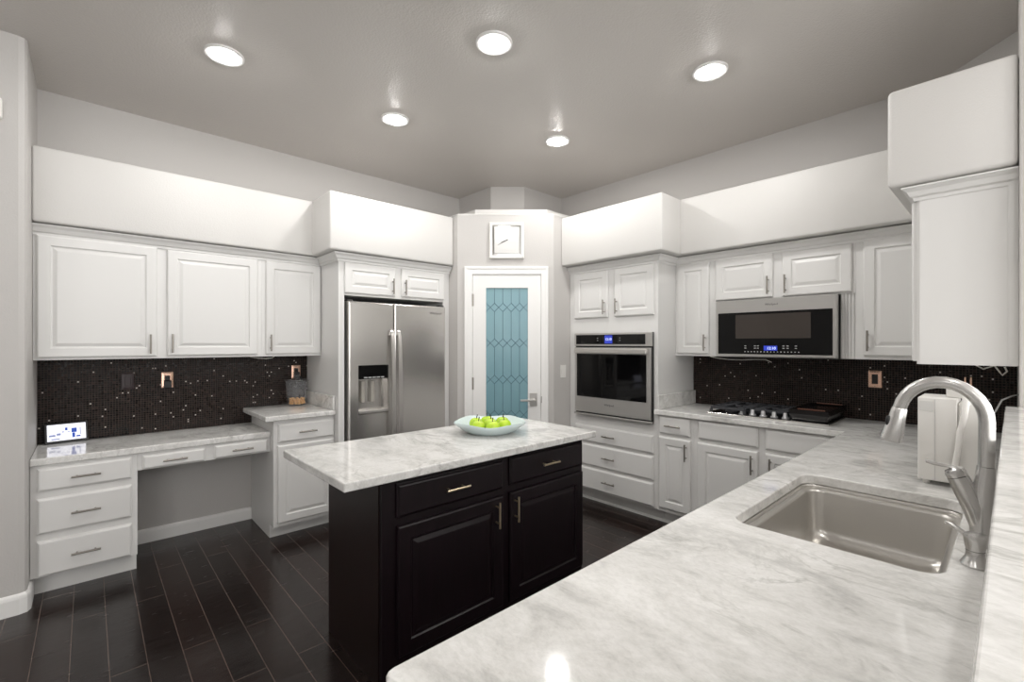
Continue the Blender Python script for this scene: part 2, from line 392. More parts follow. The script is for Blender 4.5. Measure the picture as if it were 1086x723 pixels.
# ------------------------------------------------------------------ pantry door
d1 = bpy.data.objects.new('door_1', None); COL.objects.link(d1); d1.location = FD(-.045, 0, 0); d1['kind'] = 'structure'
d1['label'] = 'white pantry door with a teal leaded glass pane'
b = B()
for a0, a1, z0, z1 in ((-.429, -.357, 0, 2.132), (.263, .327, 0, 2.132), (-.357, .263, 2.06, 2.132)):
    fbox(b, FD, a0, a1, z0, z1, .0005, .016, .003)
for a0, a1, z0, z1 in ((-.429, -.405, 0, 2.132), (.303, .327, 0, 2.132), (-.405, .303, 2.108, 2.132)):
    fbox(b, FD, a0, a1, z0, z1, .016, .022, .003)
obj('casing', b, M['trimw'], d1)
b = B()
GA0, GA1, GZ0, GZ1 = -.235, .144, .30, 1.939
for a0, a1, z0, z1 in ((-.355, GA0, .008, 2.058), (GA1, .261, .008, 2.058), (GA0, GA1, GZ1, 2.058), (GA0, GA1, .008, GZ0)):
    fbox(b, FD, a0, a1, z0, z1, -.03, .006)
leaf = obj('door_leaf', b, M['trimw'], d1)
pane = obj('glass_pane', fbox(B(), FD, GA0, GA1, GZ0, GZ1, -.014, -.006), M['teal'], leaf, label='frosted teal glass pane with leaded lines')
# leaded lattice: uprights joined by rows of little diamonds
b = B(); N = 5; pw = (GA1-GA0)/N
rows = [1.763, 1.440, 1.110, .790, .465]
hh = .0385
def came(p, q):
    b.tube([FD(p[0], p[1], -.006), FD(q[0], q[1], -.006)], .0024, 5)
tops = [GZ1] + [r-hh for r in rows]; bots = [r+hh for r in rows] + [GZ0]
for i in range(1, N):
    for t_, o_ in zip(tops, bots): came((GA0+i*pw, t_), (GA0+i*pw, o_))
for r_ in rows:
    for i in range(0, N+1):
        x = GA0+i*pw
        for sx in (-1, 1):
            xe = x+sx*pw/2
            if GA0-1e-6 <= xe <= GA1+1e-6:
                came((x, r_+hh), (xe, r_)); came((x, r_-hh), (xe, r_))
obj('leading', b, M['lead'], leaf)
for z in (1.828, 1.075, .25):
    b = B(); fbox(b, FD, -.364, -.346, z-.053, z+.053, .004, .010); b.tube([FD(-.356, z-.056, .013), FD(-.356, z+.056, .013)], .006, 8)
    obj('hinge', b, M['handle'], d1)
b = B(); fbox(b, FD, .160, .228, .872, .990, .006, .013, .002); b.tube([FD(.196, .926, .012), FD(.196, .926, .05)], .012, 12)
fbox(b, FD, .075, .210, .917, .935, .044, .060, .003)
obj('door_handle', b, M['nickel'], leaf)
obj('strike', fbox(B(), FD, .262, .268, .90, .96, .012, .018), M['handle'], d1)
# dim pantry behind the glass: its own far wall is the corner of the room

# ------------------------------------------------------------------ left run: wall cabinets
FL = FX(.332)
t = thing('wall_cabinet', 'wide white two-door wall cabinet above the desk', 'cabinet', (0, .36, 1.336), 'white wall cabinets')
obj('body', B().box((.002, -.241, 1.336), (.332, .977, 2.086)), M['cabframe'], t)
door(FL, -.226, .339, 1.350, 2.078, t, h=(.303, 1.432)); door(FL, .393, .949, 1.352, 2.074, t, h=(.421, 1.436))
t = thing('wall_cabinet', 'narrow single-door white wall cabinet next to the refrigerator surround', 'cabinet', (0, 1.2, 1.336), 'white wall cabinets')
obj('body', B().box((.002, .978, 1.336), (.332, 1.424, 2.086)), M['cabframe'], t)
door(FL, 1.006, 1.418, 1.354, 2.074, t, h=(1.035, 1.441))

# left run: desk
t = thing('drawer_cabinet', 'white three-drawer desk pedestal beside the entry wall', 'cabinet', (0, 0, 0), 'white base cabinets')
b = B().box((.002, -.241, .118), (.53, .225, .748)); b.box((.002, -.241, 0), (.452, .225, .118))
obj('body', b, M['cabframe'], t)
F = FX(.53)
drawer(F, -.215, .198, .600, .733, t, h=-.01); drawer(F, -.215, .198, .361, .560, t, h=-.01); drawer(F, -.215, .198, .122, .321, t, h=-.01)
t = thing('desk_drawer_unit', 'shallow white apron with two drawers over the desk kneehole', 'drawer unit', (0, .6, .64))
obj('apron', B().box((.03, .226, .640), (.53, .983, .748)), M['cabframe'], t)
drawer(F, .248, .581, .642, .732, t, h=.414); drawer(F, .633, .966, .645, .738, t, h=.80)
o = obj('desk_countertop', B().box((.009, -.242, .749), (.552, .983, .790), .006, 3), M['marble'], loc=(0, .4, .749))
tag(o, 'low grey-white marble desk top under the left mosaic wall', 'countertop')
# raised cabinet by the refrigerator
t = thing('base_cabinet', 'white base cabinet with one drawer and one door left of the refrigerator', 'cabinet', (0, 1.2, 0), 'white base cabinets')
b = B().box((.002, .985, .1), (.615, 1.424, .876)); b.box((.002, .985, 0), (.52, 1.424, .1))
obj('body', b, M['cabframe'], t)
F = FX(.615)
drawer(F, 1.013, 1.421, .712, .847, t, h=1.215); door(F, 1.011, 1.421, .126, .692, t, h=(1.39, .60))
t = thing('raised_countertop', 'short raised marble counter holding the treat jar', 'countertop', (0, 1.17, .877))
obj('slab', B().box((.009, .922, .877), (.655, 1.424, .914), .006, 3), M['marble'], t)
obj('side_splash', B().box((.009, 1.404, .9145), (.645, 1.424, 1.026), .004, 2), M['marble'], t)

# ------------------------------------------------------------------ refrigerator and its surround
t = thing('refrigerator_cabinet', 'tall white surround with two small doors over the refrigerator', 'cabinet', (0, 1.93, 0), 'tall white cabinets')
b = B().box((.002, 1.4255, 0), (.70, 1.445, 2.086)); b.box((.66, 1.4455, 0), (.70, 1.472, 1.8145)); b.box((.002, 2.392, 0), (.70, 2.458, 2.086)); b.box((.002, 1.4455, 1.815), (.70, 2.391, 2.086))
obj('body', b, M['cabframe'], t)
F = FX(.70)
door(F, 1.470, 1.905, 1.832, 2.072, t, h=(1.874, 1.912)); door(F, 1.962, 2.396, 1.834, 2.072, t, h=(1.99, 1.912))
t = thing('refrigerator', 'stainless side-by-side refrigerator with ice dispenser in the left door', 'refrigerator', (.35, 1.93, 0))
obj('body', B().box((.03, 1.495, .01), (.66, 2.383, 1.762), .004, 1), M['steel_dark'], t)
# left door built round the dispenser niche
F = FX(.662); D = .083
DA0, DA1, DZ0, DZ1 = 1.567, 1.825, .872, 1.262
b = B()
prof = [(0, 0), (0, D-.012), (.004, D-.004), (.012, D)]
LA0, LA1, LZ0, LZ1 = 1.488, 1.874, .06, 1.768
def rect(a0, a1, z0, z1, d): return [F(a0, z0, d), F(a1, z0, d), F(a1, z1, d), F(a0, z1, d)]
b.loft([rect(LA0+i, LA1-i, LZ0+i, LZ1-i, d) for i, d in prof] + [rect(DA0, DA1, DZ0, DZ1, D), rect(DA0+.004, DA1-.004, DZ0+.004, DZ1-.004, D-.008), rect(DA0+.012, DA1-.012, DZ0+.03, DZ1-.012, D-.062)])
dl = obj('freezer_door', b, M['steel'], t)
b = B().loft([rect(1.880+i, 2.390-i, LZ0+i, LZ1-i, d) for i, d in prof])
dr = obj('fridge_door', b, M['steel'], t)
for nm, a0_, par in (('handle', 1.846, dl), ('handle', 1.908, dr)):
    b = B(); pts = []
    s = 1 if par is dl else -1
    zs = [1.545, 1.50, 1.40, 1.25, 1.1, .95, .8, .65, .5, .42, .39]
    for z in zs:
        u = (z-.39)/(1.545-.39); bow = .050*math.sin(PI*min(max(u, 0), 1))**.35 + .012
        pts.append((a0_, z, D+bow*.95))
    loops = [[F(a+da, z, d+dd) for da, dd in ((-.014, -.006), (.014, -.006), (.017, .001), (.012, .008), (-.012, .008), (-.017, .001))] for a, z, d in pts]
    b.loft(loops)
    for z in (1.52, .415): fbox(b, F, a0_-.010, a0_+.010, z-.014, z+.014, D-.004, D+.030)
    obj(nm, b, M['nickel'], par, True)
disp = obj('dispenser', (lambda b: (fbox(b, F, DA0+.008, DA1-.008, 1.152, 1.256, D-.05, D+.003, .003), b)[1])(B()), M['blackglass'], dl, label='black glass dispenser control panel')
b = B()
for i in range(5): fbox(b, F, DA0+.045+i*.036, DA0+.073+i*.036, 1.160, 1.168, D+.003, D+.0036)
obj('button', b, M['greyprint'], dl)
b = B()
for a in (1.600, 1.682):
    b.loft([rect(a, a+.036, .972, 1.135, D-.056), rect(a+.003, a+.033, .962, 1.135, D-.030), rect(a+.005, a+.031, .964, 1.132, D-.026)])
obj('paddle', b, M['paddle'], dl)
b = B(); fbox(b, F, DA0+.004, DA1-.004, .876, .900, D-.060, D+.004, .003); obj('drip_tray', b, M['nickel'], dl)
word('logo', 'Whirlpool', F, 2.285, 1.705, D+.0004, .030, M['ink'], dr)
for a in (1.489, 2.345): obj('hinge_cover', fbox(B(), FX(.66), a, a+.042, 1.7685, 1.782, 0, .06), M['steel_dark'], t)

# ------------------------------------------------------------------ oven column
t = thing('oven_cabinet', 'tall white oven cabinet with three drawers beneath the oven', 'cabinet', (1.88, 3.6, 0), 'tall white cabinets')
b = B().box((PR.x+.002, 3.325, .12), (2.335, 3.92, 2.086)); b.box((PR.x+.002, 3.425, 0), (2.335, 3.92, .12))
obj('body', b, M['cabframe'], t)
F = FNY(3.325)
door(F, 1.493, 1.862, 1.664, 2.070, t, h=(1.834, 1.752)); door(F, 1.930, 2.303, 1.666, 2.072, t, h=(1.961, 1.752))
for z0, z1 in ((.556, .700), (.344, .534), (.134, .322)): drawer(F, 1.50, 2.30, z0, z1, t, h=1.885)
t = thing('wall_oven', 'stainless built-in single wall oven with black glass door', 'oven', (1.9, 3.325, .80))
b = B(); fbox(b, F, 1.513, 2.299, .796, 1.528, .001, .018)
obj('chassis', b, M['black'], t)
b = B(); fbox(b, F, 1.513, 2.299, 1.414, 1.528, .018, .040, .003); cp = obj('control_panel', b, M['steel_oven'], t)
obj('panel_glass', fbox(B(), F, 1.536, 2.245, 1.430, 1.512, .040, .0425), M['blackglass'], cp)
obj('display', fbox(B(), F, 1.850, 1.930, 1.436, 1.506, .0425, .0432), M['bluelcd'], cp, label='lit blue clock display')
word('display_digits', '12:10', F, 1.890, 1.472, .0434, .030, M['lcdtext'], cp)
for a in (1.77, 2.0):
    b = B()
    for z in (1.46, 1.48): fbox(b, F, a, a+.012, z, z+.005, .0425, .043)
    obj('control_mark', b, M['greyprint'], cp)
prof = [(0, .018), (0, .036), (.004, .042)]
def rectF(a0, a1, z0, z1, d): return [F(a0, z0, d), F(a1, z0, d), F(a1, z1, d), F(a0, z1, d)]
od = obj('oven_door', B().loft([rectF(1.516+i, 2.290-i, .822+i, 1.402-i, d) for i, d in prof]), M['steel_oven'], t)
obj('window', fbox(B(), F, 1.545, 2.255, .962, 1.345, .042, .0445), M['blackglass'], od, label='black glass oven window')
b = B(); fbox(b, F, 1.536, 2.272, 1.350, 1.394, .060, .078, .006, 3)
for a in (1.56, 2.248): fbox(b, F, a-.015, a+.015, 1.358, 1.386, .040, .064)
obj('handle', b, M['nickel'], od)
word('logo', 'Whirlpool', F, 1.895, .905, .0425, .024, M['ink'], od)
obj('lower_vent', fbox(B(), F, 1.513, 2.299, .796, .812, .018, .046, .003), M['steel_oven'], t)

# ------------------------------------------------------------------ right wall: base cabinets
t = thing('base_cabinet', 'narrow white base cabinet beside the oven column with drawer over door', 'cabinet', (2.48, 3.6, 0), 'white base cabinets')
b = B().box((2.337, 3.325, .12), (2.634, 3.92, .876)); b.box((2.337, 3.425, 0), (2.634, 3.92, .12))
obj('body', b, M['cabframe'], t)
drawer(F, 2.352, 2.606, .731, .867, t, h=2.476); door(F, 2.349, 2.608, .150, .706, t, h=(2.578, .615))
t = thing('base_cabinet', 'wide white base cabinet under the gas cooktop', 'cabinet', (3.1, 3.6, 0), 'white base cabinets')
b = B().box((2.635, 3.325, .12), (3.60, 3.92, .876)); b.box((2.635, 3.425, 0), (3.60, 3.92, .12))
obj('body', b, M['cabframe'], t)
drawer(F, 2.665, 3.080, .733, .868, t, h=False, name='false_drawer_front'); drawer(F, 3.123, 3.54, .730, .866, t, h=False, name='false_drawer_front')
door(F, 2.664, 3.079, .150, .706, t, h=(3.045, .616)); door(F, 3.125, 3.54, .150, .706, t, h=(3.161, .616))
# floor moulding along the toe kick
struct('baseboard_back', sweep([(PR.x+.002, 3.425), (3.60, 3.425)], [(0, 0), (.014, 0), (.011, .012), (.004, .018), (0, .018)]), M['trimw'])
# peninsula cabinets: hollow under the sink
t = thing('peninsula_cabinet', 'white peninsula cabinet run under the sink counter', 'cabinet', (3.9, 1.8, 0), 'white base cabinets')
b = B().box((3.60, .37, .12), (3.62, 3.324, .876)); b.box((3.62, .37, 0), (4.234, .39, .876)); b.box((3.67, .39, 0), (3.685, 3.324, .12)); b.box((3.62, .39, .12), (4.234, 3.324, .135))
obj('body', b, M['cabframe'], t)
F = FNX(3.60)
for a0, a1, h in ((.42, .86, .83), (.90, 1.34, .93), (1.38, 1.76, 1.73), (1.80, 2.18, 1.83), (2.22, 2.66, 2.63), (2.70, 3.14, 2.73)):
    door(F, a0, a1, .15, .70, t, h=(h, .61)); drawer(F, a0, a1, .73, .866, t, h=not 1.35 < a0 < 2.2, name='drawer')

# L-shaped marble counter with the sink cut-out
def rrect(x0, x1, y0, y1, r, z, n=7):
    out = []
    for cx, cy, a in ((x1-r, y0+r, -PI/2), (x1-r, y1-r, 0), (x0+r, y1-r, PI/2), (x0+r, y0+r, PI)):
        for k in range(n+1):
            q = a+PI/2*k/n; out.append(Vector((cx+r*math.cos(q), cy+r*math.sin(q), z)))
    return out
SK = (3.672, 4.135, 1.402, 2.124)
bm = bmesh.new()
outer = [(2.318, 3.29), (3.562, 3.29), (3.562, .362), (3.5645, .352), (3.571, .345), (3.582, .340), (4.2355, .340), (4.2355, 2.681), (4.2555, 2.681), (4.2555, YW-.009), (2.337, YW-.009), (2.337, 3.3245), (2.318, 3.3245)]
def ring(pts):
    vs = [bm.verts.new((p[0], p[1], .914)) for p in pts]
    return [bm.edges.new((vs[i], vs[(i+1) % len(vs)])) for i in range(len(vs))]
es = ring(outer) + ring(rrect(*SK, .055, 0))
bmesh.ops.triangle_fill(bm, use_beauty=True, use_dissolve=False, edges=es)
top = list(bm.faces)
ext = bmesh.ops.extrude_face_region(bm, geom=top)
bmesh.ops.translate(bm, verts=[v for v in ext['geom'] if isinstance(v, bmesh.types.BMVert)], vec=(0, 0, -.037))
bmesh.ops.recalc_face_normals(bm, faces=bm.faces)
eds = [e for e in bm.edges if len(e.link_faces) == 2 and e.calc_face_angle() > 1.0 and abs(e.verts[0].co.z-e.verts[1].co.z) < 1e-6]
bmesh.ops.bevel(bm, geom=eds, offset=.005, segments=3, profile=.5, affect='EDGES')
bb = B(); bb.bm.free(); bb.bm = bm
t = thing('kitchen_countertop', 'L-shaped grey-veined marble counter running from oven column round to the sink', 'countertop', (3.7, 2.0, .877))
obj('slab', bb, M['marble'], t)
obj('side_splash', B().box((2.337, 3.30, .9145), (2.357, YW-.009, 1.028), .004, 2), M['marble'], t)
o = obj('bar_countertop', B().box((4.2185, -.6, 1.152), (4.60, 2.679, 1.187), .004, 3), M['marble'], loc=(4.4, 1, 1.152))
tag(o, 'raised marble bar ledge along the far side of the sink peninsula', 'countertop')

# ------------------------------------------------------------------ sink
x0, x1, y0, y1 = SK
def rl(i, z, r): return rrect(x0+i, x1-i, y0+i, y1-i, r, z)
L = [rl(-.022, .8745, .07), rl(-.022, .8765, .07), rl(.003, .8765, .055), rl(.005, .874, .053), rl(.006, .867, .052), rl(.019, .865, .05), rl(.022, .862, .05), rl(.024, .855, .05), rl(.030, .72, .05), rl(.036, .70, .052), rl(.050, .684, .06), rl(.070, .676, .07), rl(.10, .672, .07)]
t = thing('kitchen_sink', 'deep stainless undermount sink in the marble peninsula', 'sink', (3.9, 1.76, .67))
obj('basin', B().loft(L, True, False, True), M['sink'], t, True)
obj('drain', B().lathe((3.98, 1.76, .6725), [(.0, .001), (.03, .001), (.042, .004), (.048, .003), (.048, 0)], 24), M['nickel'], t, True)

# ------------------------------------------------------------------ faucet and soap dispenser
fy = 1.70
t = thing('kitchen_faucet', 'tall arched pull-down faucet in brushed nickel', 'faucet', (4.188, fy, .914))
b = B()
b.tube([(4.186, fy, .9145), (4.186, fy, .925), (4.1865, fy, .99), (4.188, fy, 1.05), (4.191, fy, 1.09), (4.193, fy, 1.118)], [.0265, .0248, .0242, .0222, .0195, .0178], 24)
b.tube([(4.182, fy, .965), (4.170, fy-.004, 1.01), (4.152, fy-.006, 1.055), (4.141, fy-.007, 1.083)], [.0215, .0240, .0235, .0225], 20)
obj('body', b, M['faucet'], t, True)
b = B(); pts = [(4.193, fy, 1.119), (4.194, fy, 1.18), (4.1945, fy, 1.232)]
for k in range(1, 15):
    q = PI*.93*k/14; pts.append((4.1945-.0875*(1-math.cos(q)), fy, 1.232+.0985*math.sin(q)))
b.tube(pts, .0160, 18)
obj('neck', b, M['faucet'], t, True)
e = Vector(pts[-1]); dn = (e-Vector(pts[-2])).normalized(); dn = Vector((-.204, 0, -.979))
b = B().tube([e, e+dn*.004, e+dn*.03, e+dn*.082, e+dn*.096, e+dn*.098], [.0160, .0178, .0195, .0262, .0268, .0240], 22)
sp = obj('spray_head', b, M['faucet'], t, True)
mid = e+dn*.042+Vector((-.0165, -.010, .0))
obj('spray_button', B().sphere(mid, (.006, .009, .017), 14, 10), M['black'], sp, True)
b = B().tube([(4.1405, fy-.007, 1.084), (4.1365, fy-.007, 1.093), (4.133, fy-.008, 1.102), (4.131, fy-.008, 1.1055)], [.0220, .0225, .0195, .011], 20)
lv = [(4.136, 1.103), (4.122, 1.1075), (4.105, 1.108), (4.092, 1.1095), (4.078, 1.113)]
wd = [.013, .011, .009, .0085, .0075]
b.loft([[(x, fy-.008-w_, z), (x, fy-.008-w_*.6, z+.006), (x, fy-.008+w_*.6, z+.006), (x, fy-.008+w_, z), (x, fy-.008, z-.004)] for (x, z), w_ in zip(lv, wd)])
obj('lever', b, M['faucet'], t, True)
t = thing('soap_dispenser', 'squat brushed nickel soap dispenser in front of the faucet', 'soap dispenser', (4.180, 1.53, .914))
obj('base', B().lathe((4.180, 1.53, .9145), [(.026, 0), (.027, .004), (.024, .010), (.0175, .022), (.0165, .034), (.0175, .036)], 24), M['faucet'], t, True)
obj('pump_head', B().lathe((4.180, 1.53, .9145), [(.0165, .0365), (.0185, .044), (.0205, .060), (.0215, .068), (.0200, .074), (.008, .077)], 24), M['faucet'], t, True)
obj('spout', B().tube([(4.168, 1.53, .980), (4.150, 1.532, .992), (4.137, 1.534, 1.000), (4.128, 1.535, 1.002)], [.006, .0052, .0048, .0045], 10), M['faucet'], t, True)

# ------------------------------------------------------------------ water filter appliance
t = thing('water_filter', 'boxy white countertop water filter behind the faucet', 'water filter', (4.07, 2.36, .914))
obj('housing', B().box((3.997, 2.29, .930), (4.104, 2.47, 1.236), .005, 3), M['filterw'], t, True)
b = B().box((4.105, 2.302, .930), (4.168, 2.50, 1.222), .008, 3); obj('filter_housing', b, M['filterw'], t, True)
obj('top_cap', B().box((4.072, 2.33, 1.2365), (4.128, 2.46, 1.272), .006, 3), M['filterw'], t, True)
for x in (4.02, 4.15):
    for y in (2.315, 2.45): obj('foot', B().lathe((x, y, .9145), [(.009, 0), (.011, .004), (.011, .0155)], 14), M['filterw'], t, True)
obj('seam', B().box((4.0445, 2.2885, .934), (4.0455, 2.29, 1.230)), M['greyprint'], t)
obj('sticker', B().box((4.002, 2.2888, 1.185), (4.040, 2.2896, 1.222)), mat('pale_sticker', rgb(214, 213, 210), .4), t)
obj('spout_tube', B().tube([(4.11, 2.33, 1.285), (4.122, 2.30, 1.268), (4.128, 2.272, 1.232), (4.124, 2.262, 1.18), (4.112, 2.262, 1.12), (4.108, 2.264, 1.06), (4.100, 2.266, 1.0), (4.085, 2.268, .95)], [.010, .0105, .0105, .0095, .009, .009, .0088, .008], 12), M['white'], t, True)
tag(obj('appliance_cable', B().tube([(4.172, 2.42, 1.10), (4.190, 2.50, 1.17), (4.21, 2.62, 1.215), (4.235, 2.75, 1.222), (4.253, 2.85, 1.222)], .003, 8), M['wire'], None, True, loc=(4.2, 2.6, 1.1)), 'grey cable looping from the white water filter to the right wall', 'cable')

# ------------------------------------------------------------------ cooktop
t = thing('gas_cooktop', 'stainless gas cooktop with black cast-iron grates and five front knobs', 'cooktop', (3.06, 3.66, .914))
CX0, CX1, CY0, CY1 = 2.675, 3.455, 3.43, 3.885
obj('tray', B().box((CX0, CY0, .9145), (CX1, CY1, .923), .003, 2), M['steel'], t)
obj('well', B().box((CX0+.012, CY0+.012, .9232), (CX1-.012, CY1-.012, .926), .001, 1), M['blackglass'], t)
for i, x in enumerate((2.915, 2.985, 3.055, 3.125, 3.195)):
    obj('knob', B().lathe((x, 3.478, .926), [(.023, 0), (.023, .007), (.015, .011), (.0125, .036), (.0095, .039)], 18), M['knob'], t, True)
for x, y, r in ((2.80, 3.57, .030), (2.80, 3.79, .036), (3.06, 3.70, .048)):
    bo = obj('burner', B().lathe((x, y, .926), [(r+.012, 0), (r+.012, .005), (r, .008), (r, .012), (r-.006, .016)], 22), M['iron'], t, True)
def grate(xa, xb, ya, yb):
    b = B(); z0, z1 = .950, .968; wv = .007
    for y in (ya, yb): b.box((xa, y-wv, z0), (xb, y+wv, z1), .002, 1)
    for x in (xa, xb): b.box((x-wv, ya, z0), (x+wv, yb, z1), .002, 1)
    xm, ym = (xa+xb)/2, (ya+yb)/2
    b.box((xa, ym-wv, z0), (xb, ym+wv, z1), .002, 1)
    for yc in ((ya+ym)/2, (ym+yb)/2):
        b.box((xa, yc-wv*.8, z0), (xm-.03, yc+wv*.8, z1), .002, 1); b.box((xm+.03, yc-wv*.8, z0), (xb, yc+wv*.8, z1), .002, 1)
    for s in (-.03, .03): b.box((xm+s-wv*.8, ya, z0), (xm+s+wv*.8, yb, z1), .002, 1)
    for x in (xa, xb):
        for y in (ya, yb): b.box((x-.008, y-.008, .9262), (x+.008, y+.008, z0), .001, 1)
    return b
obj('grate', grate(CX0+.025, CX0+.265, CY0+.025, CY1-.02), M['iron'], t)
obj('grate', grate(CX0+.275, CX0+.515, CY0+.095, CY1-.02), M['iron'], t)
t = thing('griddle', 'black flat griddle plate on the right-hand cooktop burners', 'griddle', (3.33, 3.66, .9265))
gx0, gx1, gy0, gy1 = 3.228, 3.452, 3.436, 3.880
b = B(); b.loft([[(gx0+i, gy0+i, z), (gx1-i, gy0+i, z), (gx1-i, gy1-i, z), (gx0+i, gy1-i, z)] for i, z in ((.022, .9265), (.016, .932), (.004, .965), (0, .972), (0, 1.000), (.006, 1.003), (.012, .996), (.016, .992))])
obj('plate', b, M['griddle'], t)
for y in (gy0-.0005, gy1-.010):
    b = B().box((gx0+.05, y+.001, 1.0032), (gx1-.02, y+.009, 1.010), .002, 2); obj('handle', b, mat('copper_toned_grip', rgb(112, 74, 60), .3, .5), t)

# ------------------------------------------------------------------ right wall: upper cabinets and microwave
F = FNY(3.60)
t = thing('wall_cabinet', 'narrow white wall cabinet between oven column and microwave', 'cabinet', (2.5, 3.76, 1.336), 'white wall cabinets')
b = B().box((2.337, 3.60, 1.336), (2.66, 3.92, 2.086)); b.box((2.66, 3.60, 1.336), (2.699, 3.92, 1.756)); obj('body', b, M['cabframe'], t)
door(F, 2.359, 2.623, 1.354, 2.078, t, h=(2.596, 1.443))
t = thing('wall_cabinet', 'low white two-door wall cabinet directly above the microwave', 'cabinet', (3.1, 3.76, 1.757), 'white wall cabinets')
obj('body', B().box((2.661, 3.60, 1.757), (3.56, 3.92, 2.086)), M['cabframe'], t)
door(F, 2.675, 3.081, 1.767, 2.077, t, h=(3.055, 1.852)); door(F, 3.142, 3.543, 1.767, 2.075, t, h=(3.166, 1.850))
t = thing('wall_cabinet', 'white single-door wall cabinet right of the microwave', 'cabinet', (3.75, 3.76, 1.336), 'white wall cabinets')
b = B().box((3.561, 3.60, 1.336), (3.944, 3.92, 2.086)); b.box((3.479, 3.61, 1.336), (3.5605, 3.92, 1.756)); obj('body', b, M['cabframe'], t)
b = B()
for x in (3.485, 3.503, 3.521, 3.539): b.box((x, 3.602, 1.336), (x+.013, 3.61, 1.756), .003, 2)
obj('fluted_filler', b, M['cab'], t)
door(F, 3.602, 3.935, 1.358, 2.082, t, h=(3.627, 1.452))
t = thing('wall_cabinet', 'white wall cabinet showing its plain side panel above the water filter', 'cabinet', (4.1, 3.2, 1.343), 'white wall cabinets')
b = B().box((3.945, 2.76, 1.343), (4.2555, 3.92, 2.086)); obj('body', b, M['cabframe'], t)
b = B().box((3.954, 2.755, 1.343), (4.236, 2.7598, 2.086)); obj('side_panel', b, M['cab'], t)
obj('scribe_strip', B().box((4.225, 2.750, 1.343), (4.2555, 2.7548, 2.086), .0015, 2), M['cab'], t)
F2 = FNX(3.945); door(F2, 2.772, 3.16, 1.356, 2.078, t, h=(3.13, 1.45)); door(F2, 3.19, 3.56, 1.356, 2.078, t, h=(3.22, 1.45))

t = thing('microwave', 'stainless over-the-range microwave with black glass front', 'microwave', (3.09, 3.72, 1.34))
F = FNY(3.52)
X0, X1, Z0, Z1 = 2.705, 3.477, 1.338, 1.754
obj('case', B().box((X0+.004, 3.5605, Z0+.006), (X1-.004, 3.92, Z1-.003)), M['steel_dark'], t)
md = obj('front', B().loft([[F(X0+i, Z0+i, d), F(X1-i, Z0+i, d), F(X1-i, Z1-i, d), F(X0+i, Z1-i, d)] for i, d in ((0, -.040), (0, -.006), (.006, 0))]), M['steel_oven'], t)
obj('glass', fbox(B(), F, 2.725, 3.455, 1.359, 1.662, .0002, .003), M['blackglass'], md, label='black glass front panel')
obj('window', fbox(B(), F, 2.852, 3.334, 1.472, 1.645, .003, .0034), M['mwglass'], md, label='smoky grey see-through window')
obj('display', fbox(B(), F, 3.045, 3.132, 1.386, 1.420, .003, .0036), M['bluelcd'], md, label='lit blue clock display')
word('display_digits', '12:10', F, 3.094, 1.402, .0038, .026, M['lcdtext'], md)
b = B(); rnd = random.Random(3)
for i in range(17):
    a = 2.915+i*.0215; fbox(b, F, a, a+.008, 1.374, 1.380, .003, .0034)
for a in (2.915, 2.98, 3.0, 3.165, 3.19, 3.24):
    for z in (1.400, 1.416): fbox(b, F, a, a+.013, z, z+.005, .003, .0034)
obj('control_marks', b, M['greyprint'], md)
word('logo', 'Whirlpool', F, 3.093, 1.711, .0004, .020, M['ink'], md)
obj('vent_base', B().box((X0+.01, 3.545, Z0-.006), (X1-.01, 3.91, Z0+.0055)), M['steel_dark'], t)

# ------------------------------------------------------------------ island
t = thing('kitchen_island', 'dark espresso island cabinet with two drawers over two doors', 'island', (2.2, 1.53, 0))
IX0, IX1, IY0, IY1 = 1.925, 2.482, .887, 2.188
b = B().box((IX0, IY0, .0), (IX1, IY1, .876), .002, 1)
obj('body', b, M['espresso'], t)
obj('end_panel', B().box((IX0, IY0-.004, 0), (IX1-.02, IY0-.0002, .876), .001, 1), M['espresso_red'], t)
F = FX(IX1)
drawer(F, .950, 1.541, .702, .846, t, M['espresso'], h=1.243, hm=M['brass']); drawer(F, 1.589, 2.176, .708, .850, t, M['espresso'], h=1.870, hm=M['brass'])
door(F, .952, 1.541, .112, .668, t, M['espresso'], fr=.062, h=(1.490, .588), hm=M['brass']); door(F, 1.589, 2.176, .110, .672, t, M['espresso'], fr=.062, h=(1.618, .588), hm=M['brass'])
o = obj('island_countertop', B().box((1.824, .700, .877), (2.553, 2.236, .914), .006, 3), M['marble'], loc=(2.2, 1.5, .877))
tag(o, 'rectangular marble slab on the dark island', 'countertop')

# ------------------------------------------------------------------ bowl of apples
bc = (2.150, 1.745)
t = thing('fruit_bowl', 'wide pale ice-blue glass bowl on the island', 'bowl', (*bc, .914))
def wob(u, r, z):
    k = max(0, (r-.12)/.09)
    return 1+.05*k*math.sin(2*PI*u*3+.6)+.02*k*math.sin(2*PI*u*7), .007*k*math.sin(2*PI*u*4+1.2)
b = B().lathe((*bc, .9145), [(.118, 0), (.132, .002), (.158, .018), (.190, .044), (.210, .061), (.211, .065), (.207, .065), (.187, .049), (.156, .024), (.136, .009), (.02, .008)], 64, wob=wob)
obj('bowl', b, M['bowl'], t, True)
spots = [(0, 0), (.092, .0), (.046, .080), (-.046, .080), (-.092, .0), (-.046, -.080), (.046, -.080)]
descr = ['green apple in the middle of the heap', 'green apple at the heap edge towards the oven column', 'green apple at the heap edge towards the pantry door', 'green apple at the back of the heap towards the refrigerator',
         'green apple at the heap edge towards the left wall', 'green apple at the near left of the heap', 'green apple at the near edge of the heap facing the sink']
ra = math.radians(30)
